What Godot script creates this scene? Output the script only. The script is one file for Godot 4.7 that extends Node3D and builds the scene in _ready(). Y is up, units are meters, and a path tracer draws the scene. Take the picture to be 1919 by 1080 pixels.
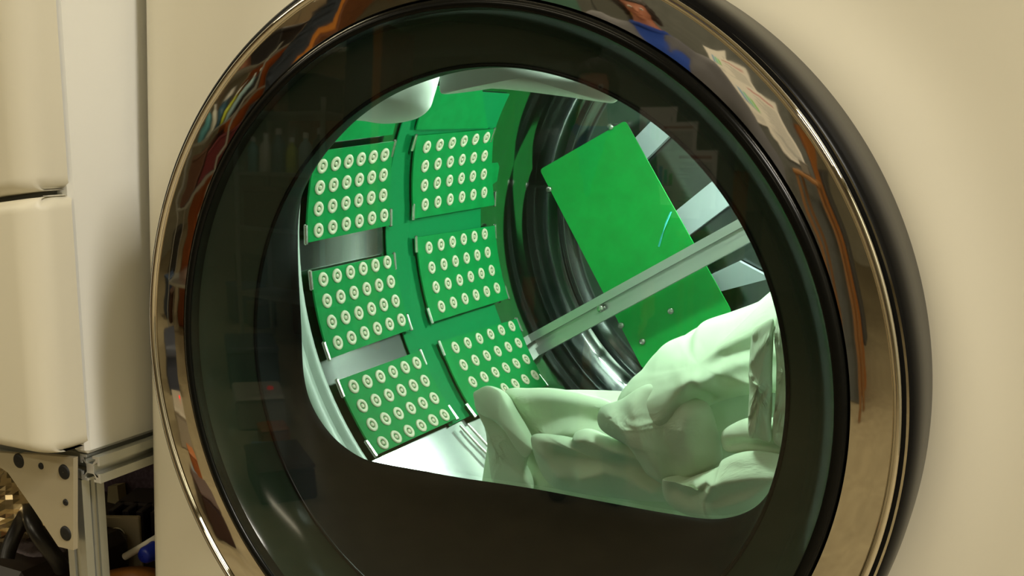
extends Node3D

const FLOOR := -1.05          # height of the floor; the origin is the centre of the dryer door
const DRUM_R := 0.28
const DRUM_Y := 0.04          # height of the drum axis

var M := {}
var taken := {}

# ------------------------------------------------------------------ helpers
func mat(c: Color, rough := 0.6, metal := 0.0) -> StandardMaterial3D:
	var m := StandardMaterial3D.new()
	m.albedo_color = c
	m.roughness = rough
	m.metallic = metal
	return m

func grain(m: StandardMaterial3D, dark: Color, light: Color, freq: float, scale: float, bump := 0.0) -> StandardMaterial3D:
	var n := FastNoiseLite.new()
	n.seed = int(freq * 1000.0) + 7
	n.frequency = freq
	n.fractal_octaves = 4
	var ramp := Gradient.new()
	ramp.set_color(0, dark)
	ramp.set_color(1, light)
	var t := NoiseTexture2D.new()
	t.width = 256
	t.height = 256
	t.seamless = true
	t.noise = n
	t.color_ramp = ramp
	m.albedo_texture = t
	m.uv1_triplanar = true
	m.uv1_world_triplanar = true
	m.uv1_scale = Vector3(scale, scale, scale)
	if bump > 0.0:
		m.heightmap_enabled = true
		m.heightmap_scale = bump
		m.heightmap_texture = t
	return m

func numbered(called: String) -> String:
	var k: int = taken.get(called, 0)
	taken[called] = k + 1
	return called if k == 0 else "%s_%03d" % [called, k]

func meta(o: Node, label: String, category: String, group := "", kind := "") -> void:
	if label: o.set_meta("label", label)
	if category: o.set_meta("category", category)
	if group: o.set_meta("group", group)
	if kind: o.set_meta("kind", kind)

func thing(called: String, label: String, category: String, at := Vector3.ZERO, group := "") -> Node3D:
	var o := Node3D.new()
	o.name = numbered(called)
	add_child(o)
	o.position = at
	meta(o, label, category, group)
	return o

func part(parent: Node, called: String, mesh: Mesh, m: Material, at := Vector3.ZERO, rot := Vector3.ZERO) -> MeshInstance3D:
	var o := MeshInstance3D.new()
	o.name = called
	o.mesh = mesh
	o.material_override = m
	o.position = at
	o.rotation = rot
	o.cast_shadow = GeometryInstance3D.SHADOW_CASTING_SETTING_ON
	parent.add_child(o, true)
	return o

func solo(called: String, label: String, category: String, mesh: Mesh, m: Material, at := Vector3.ZERO, rot := Vector3.ZERO, group := "") -> MeshInstance3D:
	var o := part(self, numbered(called), mesh, m, at, rot)
	meta(o, label, category, group)
	return o

func struct(called: String, mesh: Mesh, m: Material, at := Vector3.ZERO) -> MeshInstance3D:
	var o := part(self, called, mesh, m, at)
	o.set_meta("kind", "structure")
	return o

func begin() -> SurfaceTool:
	var st := SurfaceTool.new()
	st.begin(Mesh.PRIMITIVE_TRIANGLES)
	return st

func commit(st: SurfaceTool) -> ArrayMesh:
	st.index()
	st.generate_normals()
	return st.commit()

func quad(st: SurfaceTool, a: Vector3, b: Vector3, c: Vector3, d: Vector3) -> void:
	for v in [a, b, c, a, c, d]:
		st.add_vertex(v)

# a smooth sheet through a grid of points: rows of equal length
func sheet(st: SurfaceTool, rows: Array, group := 0) -> void:
	st.set_smooth_group(group)
	for i in rows.size() - 1:
		var a: PackedVector3Array = rows[i]
		var b: PackedVector3Array = rows[i + 1]
		for j in a.size() - 1:
			quad(st, a[j], a[j + 1], b[j + 1], b[j])

# turned about the z axis; a null-like break in the profile (Vector2.INF) starts a new smooth run
func lathe(profile: Array, seg := 160, centre := Vector2.ZERO, wobble := 0.0) -> ArrayMesh:
	var st := begin()
	var run := []
	var group := 0
	var runs := []
	for p in profile:
		if p == Vector2.INF:
			runs.append(run)
			run = []
		else:
			run.append(p)
	runs.append(run)
	for r in runs:
		var rows := []
		for p in r:
			var row := PackedVector3Array()
			for k in seg + 1:
				var kk := k % seg
				var a := TAU * kk / seg
				var dz := 0.0
				if wobble > 0.0:
					dz = wobble * (sin(a * 23.0 + 1.0) + 0.7 * sin(a * 37.0) + 0.5 * sin(a * 61.0 + 2.0 + p.x * 90.0))
				row.append(Vector3(centre.x + p.x * cos(a), centre.y + p.x * sin(a), p.y + dz))
			rows.append(row)
		sheet(st, rows, group)
		group += 1
	return commit(st)

# box with chamfered edges, centred
func cbox(s: Vector3, c := 0.004) -> ArrayMesh:
	var st := begin()
	st.set_smooth_group(-1)
	var h := s / 2.0
	c = minf(c, minf(h.x, minf(h.y, h.z)) * 0.9)
	var q := h - Vector3(c, c, c)
	var add := func(pts: Array):
		var n: Vector3 = (pts[1] - pts[0]).cross(pts[2] - pts[0])
		var mid := Vector3.ZERO
		for p in pts: mid += p
		if n.dot(mid) > 0.0: pts.reverse()
		for k in pts.size() - 2:
			st.add_vertex(pts[0]); st.add_vertex(pts[k + 1]); st.add_vertex(pts[k + 2])
	for sg in [-1.0, 1.0]:
		add.call([Vector3(sg * h.x, -q.y, -q.z), Vector3(sg * h.x, q.y, -q.z), Vector3(sg * h.x, q.y, q.z), Vector3(sg * h.x, -q.y, q.z)])
		add.call([Vector3(-q.x, sg * h.y, -q.z), Vector3(q.x, sg * h.y, -q.z), Vector3(q.x, sg * h.y, q.z), Vector3(-q.x, sg * h.y, q.z)])
		add.call([Vector3(-q.x, -q.y, sg * h.z), Vector3(q.x, -q.y, sg * h.z), Vector3(q.x, q.y, sg * h.z), Vector3(-q.x, q.y, sg * h.z)])
		for s2 in [-1.0, 1.0]:
			add.call([Vector3(sg * h.x, s2 * q.y, -q.z), Vector3(sg * q.x, s2 * h.y, -q.z), Vector3(sg * q.x, s2 * h.y, q.z), Vector3(sg * h.x, s2 * q.y, q.z)])
			add.call([Vector3(sg * h.x, -q.y, s2 * q.z), Vector3(sg * q.x, -q.y, s2 * h.z), Vector3(sg * q.x, q.y, s2 * h.z), Vector3(sg * h.x, q.y, s2 * q.z)])
			add.call([Vector3(-q.x, sg * h.y, s2 * q.z), Vector3(-q.x, sg * q.y, s2 * h.z), Vector3(q.x, sg * q.y, s2 * h.z), Vector3(q.x, sg * h.y, s2 * q.z)])
			for s3 in [-1.0, 1.0]:
				add.call([Vector3(sg * h.x, s2 * q.y, s3 * q.z), Vector3(sg * q.x, s2 * h.y, s3 * q.z), Vector3(sg * q.x, s2 * q.y, s3 * h.z)])
	return commit(st)

# straight prism of a polygon (xy) from z0 to z1, with holes left to the polygon itself
func prism(poly: PackedVector2Array, z0: float, z1: float) -> ArrayMesh:
	var st := begin()
	st.set_smooth_group(-1)
	if not Geometry2D.is_polygon_clockwise(poly):
		poly = poly.duplicate()
		poly.reverse()
	var tri := Geometry2D.triangulate_polygon(poly)
	for k in range(0, tri.size(), 3):
		var a := poly[tri[k]]; var b := poly[tri[k + 1]]; var c := poly[tri[k + 2]]
		if (b - a).cross(c - a) > 0.0:
			var s := b; b = c; c = s
		for p in [a, b, c]: st.add_vertex(Vector3(p.x, p.y, z1))
		for p in [a, c, b]: st.add_vertex(Vector3(p.x, p.y, z0))
	for k in poly.size():
		var p := poly[k]
		var q := poly[(k + 1) % poly.size()]
		quad(st, Vector3(p.x, p.y, z0), Vector3(q.x, q.y, z0), Vector3(q.x, q.y, z1), Vector3(p.x, p.y, z1))
	return commit(st)

func tube(path: Array, radius: float, seg := 10, caps := true) -> ArrayMesh:
	var st := begin()
	var rows := []
	var up := Vector3(0.13, 0.97, 0.2)
	for i in path.size():
		var d: Vector3 = (path[mini(i + 1, path.size() - 1)] - path[maxi(i - 1, 0)]).normalized()
		if absf(d.dot(up)) > 0.95: up = Vector3(1, 0, 0.1)
		var u := d.cross(up).normalized()
		var v := u.cross(d).normalized()
		var row := PackedVector3Array()
		for k in seg + 1:
			var a := TAU * (k % seg) / seg
			row.append(path[i] + (u * cos(a) + v * sin(a)) * radius)
		rows.append(row)
	sheet(st, rows, 0)
	if caps:
		st.set_smooth_group(-1)
		for e in [0, path.size() - 1]:
			for k in seg:
				st.add_vertex(path[e]); st.add_vertex(rows[e][k + 1 if e else k]); st.add_vertex(rows[e][k if e else k + 1])
	return commit(st)

# smooth closed curve through points
func smooth_loop(pts: Array, per := 8) -> PackedVector2Array:
	var out := PackedVector2Array()
	var n := pts.size()
	for i in n:
		for k in per:
			out.append((pts[i] as Vector2).cubic_interpolate(pts[(i + 1) % n], pts[(i + n - 1) % n], pts[(i + 2) % n], float(k) / per))
	return out

# aluminium profile with a T-slot on each side, size s, running along -z from 0 to -length
func tslot(s: float, length: float) -> ArrayMesh:
	var h := s / 2.0
	var ordered := PackedVector2Array()
	for k in 4:
		var a := TAU * k / 4.0
		for p in [Vector2(h, h), Vector2(h * 0.32, h), Vector2(h * 0.32, h * 0.80), Vector2(h * 0.58, h * 0.80), Vector2(h * 0.58, h * 0.66), Vector2(h * 0.30, h * 0.38), Vector2(-h * 0.30, h * 0.38), Vector2(-h * 0.58, h * 0.66), Vector2(-h * 0.58, h * 0.80), Vector2(-h * 0.32, h * 0.80), Vector2(-h * 0.32, h)]:
			ordered.append(p.rotated(a))
	return prism(ordered, -length, 0.0)

func disc_poly(r: float, n := 20, c := Vector2.ZERO) -> PackedVector2Array:
	var p := PackedVector2Array()
	for k in n: p.append(c + Vector2(r, 0).rotated(TAU * k / n))
	return p

# point on the drum: angle in degrees, distance from the wall, z
func drum_at(deg: float, off: float, z: float) -> Vector3:
	var a := deg_to_rad(deg)
	return Vector3((DRUM_R - off) * cos(a), DRUM_Y + (DRUM_R - off) * sin(a), z)

# curved plate that follows the drum: corners (deg, z) top-front, top-back, bottom-back, bottom-front
func drum_plate(c: Array, off: float, thick: float, nu := 10, nv := 4) -> ArrayMesh:
	var st := begin()
	var face := func(o: float) -> Array:
		var rows := []
		for i in nu + 1:
			var row := PackedVector3Array()
			for j in nv + 1:
				var u := float(i) / nu
				var v := float(j) / nv
				var top: Vector2 = c[0].lerp(c[1], v)
				var bot: Vector2 = c[3].lerp(c[2], v)
				var p := top.lerp(bot, u)
				row.append(drum_at(p.x, o, p.y))
			rows.append(row)
		return rows
	var inner: Array = face.call(off + thick)
	var outer: Array = face.call(off)
	sheet(st, inner, 0)
	for r in outer: r.reverse()
	sheet(st, outer, 1)
	for r in outer: r.reverse()
	st.set_smooth_group(-1)
	for i in nu:
		quad(st, inner[i][0], inner[i + 1][0], outer[i + 1][0], outer[i][0])
		quad(st, inner[i + 1][nv], inner[i][nv], outer[i][nv], outer[i + 1][nv])
	for j in nv:
		quad(st, inner[0][j + 1], inner[0][j], outer[0][j], outer[0][j + 1])
		quad(st, inner[nu][j], inner[nu][j + 1], outer[nu][j + 1], outer[nu][j])
	return commit(st)

# a puffed, creased piece of cloth: outline in xy, edge depth, bulge towards +z, thickness behind
func puff(outline: Array, z_edge: float, bulge: float, crease := 0.0, freq := 30.0, tilt := Vector2.ZERO, seed_ := 3, ridges := [], rings := 60, flat_back := 0.02) -> ArrayMesh:
	var loop := smooth_loop(outline, 16)
	var n := loop.size()
	var c := Vector2.ZERO
	for p in loop: c += p
	c /= n
	var noise := FastNoiseLite.new()
	noise.seed = seed_
	noise.frequency = 1.0
	noise.fractal_octaves = 2
	var fold_turn := float(seed_) * 0.7
	noise.domain_warp_enabled = true
	noise.domain_warp_amplitude = 0.6
	noise.domain_warp_frequency = 0.7
	var at := func(k: int, t: float, side: float) -> Vector3:
		var p: Vector2 = c.lerp(loop[k % n], t)
		var dome := 0.72 * (1.0 - t * t) + 0.28 * sqrt(maxf(0.0, 1.0 - pow(t, 12.0)))
		var z := z_edge + tilt.dot(p - c)
		if side > 0.0:
			z += bulge * dome
			var warp := noise.get_noise_2d(p.x * freq * 0.5, p.y * freq * 0.5)
			var lane := (p - c).rotated(fold_turn) * freq * 5.0
			var f1 := 1.0 - absf(sin(lane.x + warp * 2.6))
			var f2 := 1.0 - absf(sin(lane.x * 0.45 + lane.y * 0.35 + 1.0 + warp * 3.4))
			z += crease * (0.8 * f1 * f1 * (0.3 + 0.7 * f2) + 1.3 * f2 * f2 + 0.35 * warp) * (1.0 - pow(t, 6.0))
			for r in ridges:
				var d := 1e9
				for i in r[0].size() - 1:
					d = minf(d, p.distance_to(Geometry2D.get_closest_point_to_segment(p, r[0][i], r[0][i + 1])))
				z += r[1] * (0.6 * exp(-pow(d / r[2], 2.0)) + 0.5 * exp(-sqrt(d * d + 2e-6) / (r[2] * 0.9))) * (1.0 - pow(t, 8.0))
		else:
			z -= flat_back * dome
		return Vector3(p.x, p.y, z)
	var st := begin()
	for side in [1.0, -1.0]:
		var rows := []
		for i in rings + 1:
			var t := float(i) / rings
			t = 1.0 - pow(1.0 - t, 1.6)
			var row := PackedVector3Array()
			for k in n + 1:
				row.append(at.call(k, t, side))
			if side < 0.0: row.reverse()
			rows.append(row)
		sheet(st, rows, 0)
	return commit(st)

# surface nets over a field: one vertex per crossed cell, one quad round each crossed edge
func nets(field: Callable, lo: Vector3, hi: Vector3, cell: float) -> ArrayMesh:
	var n := Vector3i(((hi - lo) / cell).ceil()) + Vector3i.ONE
	var v := PackedFloat32Array()
	v.resize(n.x * n.y * n.z)
	var sy := n.x
	var sz := n.x * n.y
	for z in n.z:
		for y in n.y:
			for x in n.x:
				v[x + y * sy + z * sz] = field.call(lo + Vector3(x, y, z) * cell)
	var ids := {}
	var pts := PackedVector3Array()
	var corner := [0, 1, sy, sy + 1, sz, sz + 1, sz + sy, sz + sy + 1]
	var offs := [Vector3(0, 0, 0), Vector3(1, 0, 0), Vector3(0, 1, 0), Vector3(1, 1, 0), Vector3(0, 0, 1), Vector3(1, 0, 1), Vector3(0, 1, 1), Vector3(1, 1, 1)]
	var edges := [[0, 1], [2, 3], [4, 5], [6, 7], [0, 2], [1, 3], [4, 6], [5, 7], [0, 4], [1, 5], [2, 6], [3, 7]]
	for z in n.z - 1:
		for y in n.y - 1:
			for x in n.x - 1:
				var at := x + y * sy + z * sz
				var inside := 0
				for k in 8:
					if v[at + corner[k]] < 0.0: inside += 1
				if inside == 0 or inside == 8: continue
				var sum := Vector3.ZERO
				var hits := 0
				for e in edges:
					var a := v[at + corner[e[0]]]
					var b := v[at + corner[e[1]]]
					if (a < 0.0) != (b < 0.0):
						sum += offs[e[0]].lerp(offs[e[1]], a / (a - b))
						hits += 1
				ids[at] = pts.size()
				pts.append(lo + (Vector3(x, y, z) + sum / hits) * cell)
	var st := begin()
	st.set_smooth_group(0)
	for p in pts: st.add_vertex(p)
	var step := [1, sy, sz]
	for z in range(1, n.z - 1):
		for y in range(1, n.y - 1):
			for x in range(1, n.x - 1):
				var at := x + y * sy + z * sz
				for ax in 3:
					var a := v[at]
					var b := v[at + step[ax]]
					if (a < 0.0) == (b < 0.0): continue
					var u: int = step[(ax + 1) % 3]
					var w: int = step[(ax + 2) % 3]
					var q := [ids[at - u - w], ids[at - w], ids[at], ids[at - u]]
					if a >= 0.0: q.reverse()
					for k in [0, 2, 1, 0, 3, 2]: st.add_index(q[k])
	st.generate_normals()
	return st.commit()

func capsule(p: Vector3, a: Vector3, b: Vector3, ra: float, rb: float) -> float:
	var ab := b - a
	var t := clampf((p - a).dot(ab) / ab.length_squared(), 0.0, 1.0)
	return p.distance_to(a + ab * t) - lerpf(ra, rb, t)

func smin(a: float, b: float, k: float) -> float:
	var h := maxf(k - absf(a - b), 0.0) / k
	return minf(a, b) - h * h * k * 0.25

func bones(list: Array, k: float, grow := 0.0) -> Callable:
	return func(p: Vector3) -> float:
		var d := 9.0
		for b in list:
			d = smin(d, capsule(p, b[0], b[1], b[2] + grow, b[3] + grow), k)
		return d

# ------------------------------------------------------------------ the scene
func _ready() -> void:
	camera_and_light()
	materials()
	room()
	dryer()
	drum_contents()
	garment()
	neighbour()
	mirrored_room()
	person()

func camera_and_light() -> void:
	var cam := Camera3D.new()
	cam.name = "camera"
	cam.fov = 31.7314
	cam.near = 0.02
	cam.far = 60.0
	cam.transform = Transform3D(Basis(Vector3(0.88967551, 0, -0.45659335), Vector3(-0.0700106, 0.98817465, -0.13641618), Vector3(0.45119397, 0.15333251, 0.87915479)), Vector3(0.27976, 0.13884, 0.4829))
	add_child(cam)
	cam.current = true
	var env := Environment.new()
	env.background_mode = Environment.BG_COLOR
	env.background_color = Color.BLACK
	env.tonemap_mode = Environment.TONE_MAPPER_LINEAR
	env.tonemap_exposure = 1.0
	env.sdfgi_enabled = true
	env.ssao_enabled = true
	env.ssil_enabled = true
	var we := WorldEnvironment.new()
	we.name = "environment"
	we.environment = env
	add_child(we)

func materials() -> void:
	M.white_paint = mat(Color(0.89, 0.87, 0.80), 0.42)
	M.white_side = mat(Color(0.95, 0.95, 0.93), 0.35)
	M.chrome = mat(Color(0.90, 0.88, 0.84), 0.03, 1.0)
	M.gunmetal = mat(Color(0.06, 0.06, 0.06), 0.25)
	M.gunmetal.metallic_specular = 0.2
	M.black_gloss = mat(Color(0.055, 0.058, 0.05), 0.22)
	M.black_gloss.metallic_specular = 0.25
	M.smoke = mat(Color(0.12, 0.185, 0.14), 0.12)
	M.bezel = mat(Color(0.038, 0.044, 0.042), 0.5)
	M.bezel.metallic_specular = 0.18
	M.tint = mat(Color(0.05, 0.36, 0.18, 0.04), 0.02)
	M.tint.transparency = BaseMaterial3D.TRANSPARENCY_ALPHA
	M.glass = mat(Color(0.04, 0.07, 0.05, 0.32), 0.02)
	M.glass.transparency = BaseMaterial3D.TRANSPARENCY_ALPHA
	M.steel = mat(Color(0.62, 0.64, 0.63), 0.13, 1.0)
	M.dark_steel = mat(Color(0.40, 0.42, 0.42), 0.22, 1.0)
	M.gasket = mat(Color(0.64, 0.68, 0.65), 0.45)
	M.bulkhead = mat(Color(0.84, 0.87, 0.84), 0.4)
	M.board = grain(mat(Color(1, 1, 1), 0.55), Color(0.0, 0.43, 0.20), Color(0.0, 0.49, 0.24), 0.02, 9.0)
	M.board.metallic_specular = 0.15
	M.board_back = grain(mat(Color(1, 1, 1), 0.4), Color(0.0, 0.60, 0.22), Color(0.0, 0.66, 0.26), 0.015, 7.0)
	M.carrier = mat(Color(0.0, 0.44, 0.24), 0.6)
	M.carrier.metallic_specular = 0.15
	M.pad = mat(Color(0.70, 0.68, 0.58), 0.5)
	M.tin = mat(Color(0.80, 0.80, 0.76), 0.25, 1.0)
	M.alu = mat(Color(0.80, 0.81, 0.79), 0.36, 0.85)
	M.alu_cut = mat(Color(0.86, 0.86, 0.84), 0.4, 0.5)
	M.cloth = grain(mat(Color(1, 1, 1), 0.95), Color(0.80, 0.87, 0.76), Color(0.85, 0.92, 0.81), 0.2, 30.0)  # white cloth; green of the glass and bounced light mixed into its colour
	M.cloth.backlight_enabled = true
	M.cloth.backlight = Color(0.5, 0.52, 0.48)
	M.white_strip = mat(Color(0.74, 0.77, 0.80), 0.5)
	M.plate = mat(Color(0.72, 0.68, 0.58), 0.5, 0.3)
	M.black_matt = mat(Color(0.05, 0.05, 0.05), 0.6)
	M.dark = mat(Color(0.10, 0.095, 0.09), 0.6)

func room() -> void:
	var wall_m := grain(mat(Color(1, 1, 1), 0.85), Color(0.62, 0.60, 0.52), Color(0.68, 0.66, 0.58), 0.02, 0.7)
	var floor_m := grain(mat(Color(1, 1, 1), 0.5), Color(0.58, 0.53, 0.42), Color(0.66, 0.61, 0.49), 0.03, 0.9)
	var ceil_m := grain(mat(Color(1, 1, 1), 0.9), Color(0.74, 0.72, 0.66), Color(0.80, 0.78, 0.72), 0.03, 1.0)
	var x0 := -8.0
	var x1 := 3.2
	var z0 := -1.15
	var z1 := 9.5
	var top := 1.95
	var mx := (x0 + x1) / 2
	var mz := (z0 + z1) / 2
	struct("floor", cbox(Vector3(x1 - x0 + 0.4, 0.2, z1 - z0 + 0.4), 0.001), floor_m, Vector3(mx, FLOOR - 0.1, mz))
	struct("ceiling", cbox(Vector3(x1 - x0 + 0.4, 0.2, z1 - z0 + 0.4), 0.001), ceil_m, Vector3(mx, top + 0.1, mz))
	struct("wall_left", cbox(Vector3(0.2, top - FLOOR, z1 - z0), 0.001), wall_m, Vector3(x0 - 0.1, (top + FLOOR) / 2, mz))
	struct("wall_right", cbox(Vector3(0.2, top - FLOOR, z1 - z0), 0.001), wall_m, Vector3(x1 + 0.1, (top + FLOOR) / 2, mz))
	struct("wall_front", cbox(Vector3(x1 - x0, top - FLOOR, 0.2), 0.001), wall_m, Vector3(mx, (top + FLOOR) / 2, z0 - 0.1))
	struct("wall_back", cbox(Vector3(x1 - x0, top - FLOOR, 0.2), 0.001), wall_m, Vector3(mx, (top + FLOOR) / 2, z1 + 0.1))
	# fluorescent ceiling fittings
	var glow := mat(Color(1, 0.96, 0.86), 0.5)
	glow.emission_enabled = true
	glow.emission = Color(1.0, 0.93, 0.76)
	glow.emission_energy_multiplier = 5.0
	var housing := mat(Color(0.85, 0.84, 0.8), 0.5)
	var words := ["above the dryer", "above the camera's right side", "over the left aisle", "near the notice sheets", "over the far right aisle", "over the far left shelves"]
	var spots := [Vector3(-0.3, top, 1.0), Vector3(2.35, top, 0.75), Vector3(-2.9, top, 1.6), Vector3(-0.9, top, 2.7), Vector3(1.8, top, 4.6), Vector3(-4.2, top, 4.8)]
	for i in spots.size():
		var t := thing("ceiling_light", "fluorescent ceiling light with white housing " + words[i], "ceiling light", spots[i], "fluorescent ceiling lights")
		part(t, "housing", cbox(Vector3(1.24, 0.05, 0.34), 0.008), housing, Vector3(0, -0.026, 0))
		part(t, "diffuser", cbox(Vector3(1.18, 0.02, 0.28), 0.006), glow, Vector3(0, -0.062, 0))
		var l := AreaLight3D.new()
		l.name = "light"
		l.area_size = Vector2(1.18, 0.28)
		l.light_color = Color(1.0, 0.955, 0.83) if i != 1 else Color(1.0, 0.975, 0.92)
		l.light_energy = LAMP_E[i]
		l.shadow_enabled = true
		l.area_range = 14.0
		l.position = Vector3(0, -0.075, 0)
		l.rotation = Vector3(-PI / 2, 0, 0)
		t.add_child(l)

const LAMP_E := [0.2, 8.8, 2.6, 2.4, 2.2, 3.2]

# ------------------------------------------------------------------ dryer
func dryer() -> void:
	var d := thing("clothes_dryer", "white front-loading clothes dryer with round chrome-ringed glass door", "clothes dryer")
	# front panel: from the round door opening out to a rounded rectangle, with a raised collar by the ring
	var x_left := -0.312
	var x_right := 0.36
	var y_bot := -0.50
	var y_top := 0.46
	var rows := []
	var seg := 240
	for i in 31:
		var t := float(i) / 30.0
		var row := PackedVector3Array()
		for k in seg + 1:
			var a := TAU * (k % seg) / seg
			var dir := Vector2(cos(a), sin(a))
			var reach := minf((x_right if dir.x > 0.0 else -x_left) / maxf(absf(dir.x), 1e-6), (y_top if dir.y > 0.0 else -y_bot) / maxf(absf(dir.y), 1e-6))
			var r := lerpf(0.2415, reach, t * t * 0.6 + t * 0.4)
			var p := dir * r
			var collar := exp(-pow((r - 0.2415) / 0.030, 2.0)) * 0.010
			var edge := minf(minf(p.x - x_left, x_right - p.x), minf(y_top - p.y, p.y - y_bot))
			var round_ := 0.014
			var fall := round_ - sqrt(maxf(0.0, round_ * round_ - pow(maxf(0.0, round_ - edge), 2.0)))
			row.append(Vector3(p.x, p.y, -0.06 - 0.05 * p.y + collar - fall))
		row.reverse()
		rows.append(row)
	var st := begin()
	sheet(st, rows, 0)
	part(d, "front_panel", commit(st), M.white_paint)
	# cabinet: sides, top, bottom and back as a shell with thickness
	var depth := 0.78
	part(d, "side_panel", cbox(Vector3(0.012, 0.95, depth), 0.002), M.white_paint, Vector3(x_left + 0.0065, -0.02, -0.09 - depth / 2))
	part(d, "side_panel", cbox(Vector3(0.012, 0.95, depth), 0.002), M.white_paint, Vector3(x_right - 0.0065, -0.02, -0.09 - depth / 2))
	part(d, "top_panel", cbox(Vector3(0.668, 0.012, depth), 0.002), M.white_paint, Vector3(0.024, y_top - 0.013, -0.10 - depth / 2))
	part(d, "bottom_panel", cbox(Vector3(0.668, 0.012, depth), 0.002), M.white_paint, Vector3(0.024, y_bot + 0.013, -0.08 - depth / 2))
	part(d, "back_panel", cbox(Vector3(0.668, 0.95, 0.012), 0.002), M.white_paint, Vector3(0.024, -0.02, -0.10 - depth))
	part(d, "pedestal", cbox(Vector3(0.64, 0.54, 0.70), 0.01), M.white_paint, Vector3(0.0285, FLOOR + 0.27, -0.45))
	# door ring of chrome: flat band, small groove, rounded rim, side wall
	part(d, "door_ring", lathe([Vector2(0.2098, -0.010), Vector2(0.2100, -0.0012), Vector2.INF, Vector2(0.2100, -0.0012), Vector2(0.2104, -0.0004), Vector2(0.2106, 0.0), Vector2.INF, Vector2(0.2106, 0.0), Vector2(0.218, 0.0003), Vector2(0.226, 0.0003), Vector2(0.2365, 0.0)], 256, Vector2.ZERO, 0.000035), M.chrome)
	var rim_at := Vector2(-0.003, 0)
	part(d, "ring_rim", lathe([Vector2(0.2322, -0.001), Vector2(0.2324, 0.0010), Vector2(0.2332, 0.0020), Vector2(0.2344, 0.0025), Vector2(0.2356, 0.0022), Vector2(0.2364, 0.0013), Vector2(0.2366, -0.0004)], 256, rim_at, 0.00002), M.chrome)
	part(d, "ring_side", lathe([Vector2(0.2364, 0.0006), Vector2(0.2380, 0.0004), Vector2(0.2400, -0.0016), Vector2(0.2420, -0.005), Vector2(0.2436, -0.010), Vector2(0.2446, -0.018), Vector2(0.2450, -0.028), Vector2(0.2450, -0.040), Vector2(0.2450, -0.075)], 256, rim_at), M.gunmetal)
	# dark rim that holds the glass, the glass itself and the smoked sleeve behind it
	part(d, "glass_rim", lathe([Vector2(0.2098, -0.008), Vector2(0.2097, -0.0015), Vector2(0.2088, 0.0012), Vector2(0.2070, 0.0026), Vector2(0.2046, 0.0030), Vector2(0.2034, 0.0022), Vector2(0.2030, 0.0), Vector2(0.2030, -0.008)], 200), M.black_gloss)
	var dome := []
	for k in 17:
		var r := 0.2036 * k / 16.0
		dome.append(Vector2(maxf(r, 0.0002), 0.0015 + 0.006 * (1.0 - pow(r / 0.2036, 2.0))))
	dome.reverse()
	part(d, "door_glass", lathe(dome, 160), M.glass)
	part(d, "door_sleeve", lathe([Vector2(0.2040, -0.004), Vector2(0.2010, -0.010), Vector2(0.1930, -0.018), Vector2(0.1840, -0.025), Vector2(0.1765, -0.0290)], 200), M.smoke)
	part(d, "sleeve_bead", lathe([Vector2(0.1768, -0.0292), Vector2(0.1762, -0.0282), Vector2(0.1752, -0.0278), Vector2(0.1744, -0.0284), Vector2(0.1742, -0.0296)], 200), M.black_gloss)
	# bezel: from the round bead to the window, round above and flat below
	var window := smooth_loop([Vector2(-0.1666, 0.0527), Vector2(-0.1644, 0.0832), Vector2(-0.1567, 0.1073), Vector2(-0.1399, 0.1295), Vector2(-0.1112, 0.1529), Vector2(-0.0842, 0.1659), Vector2(-0.0537, 0.1728), Vector2(-0.0324, 0.1764), Vector2(-0.005, 0.1772), Vector2(0.0172, 0.1742), Vector2(0.0384, 0.1688), Vector2(0.0594, 0.1599), Vector2(0.078, 0.1493), Vector2(0.098, 0.1365), Vector2(0.1168, 0.1203), Vector2(0.1304, 0.1055), Vector2(0.1416, 0.0872), Vector2(0.1501, 0.0693), Vector2(0.1576, 0.0534), Vector2(0.1643, 0.031), Vector2(0.1683, -0.0043), Vector2(0.1686, -0.0311), Vector2(0.1636, -0.0525), Vector2(0.1524, -0.0709), Vector2(0.1325, -0.0814), Vector2(0.1042, -0.0836), Vector2(0.0594, -0.0835), Vector2(0.011, -0.0831), Vector2(-0.0405, -0.0844), Vector2(-0.0671, -0.0842), Vector2(-0.0976, -0.0841), Vector2(-0.1182, -0.0824), Vector2(-0.1409, -0.0712), Vector2(-0.1577, -0.0523), Vector2(-0.1648, -0.0302), Vector2(-0.1657, 0.0054)], 6)
	rows = []
	var steps := [[0.0, 0.0], [0.15, 0.45], [0.45, 0.75], [0.8, 0.93], [0.94, 0.97], [1.0, 1.06]]
	for s in steps:
		var row := PackedVector3Array()
		for k in window.size() + 1:
			var w := window[k % window.size()]
			var o := w.normalized() * 0.1745
			var p := o.lerp(w, s[0])
			row.append(Vector3(p.x, p.y, lerpf(-0.0292, -0.063, s[1])))
		rows.append(row)
	st = begin()
	sheet(st, rows, 0)
	part(d, "door_bezel", commit(st), M.bezel)
	rows = []
	for s in [[1.0, -0.0650], [1.03, -0.068], [1.15, -0.077], [1.28, -0.087], [1.36, -0.0915]]:
		var row := PackedVector3Array()
		for k in window.size() + 1:
			var w: Vector2 = window[k % window.size()] * s[0]
			row.append(Vector3(w.x, w.y, s[1]))
		rows.append(row)
	st = begin()
	sheet(st, rows, 0)
	part(d, "window_lip", commit(st), M.bezel)
	# green-tinted inner glass filling the window
	var pane := PackedVector2Array()
	for k in range(0, window.size(), 2): pane.append(window[k] * 1.004)
	var pst := begin()
	pst.set_smooth_group(-1)
	var ptri := Geometry2D.triangulate_polygon(pane)
	for k in range(0, ptri.size(), 3):
		for e in [0, 2, 1]: pst.add_vertex(Vector3(pane[ptri[k + e]].x, pane[ptri[k + e]].y, -0.072))
	part(d, "inner_glass", commit(pst), M.tint)
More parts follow.
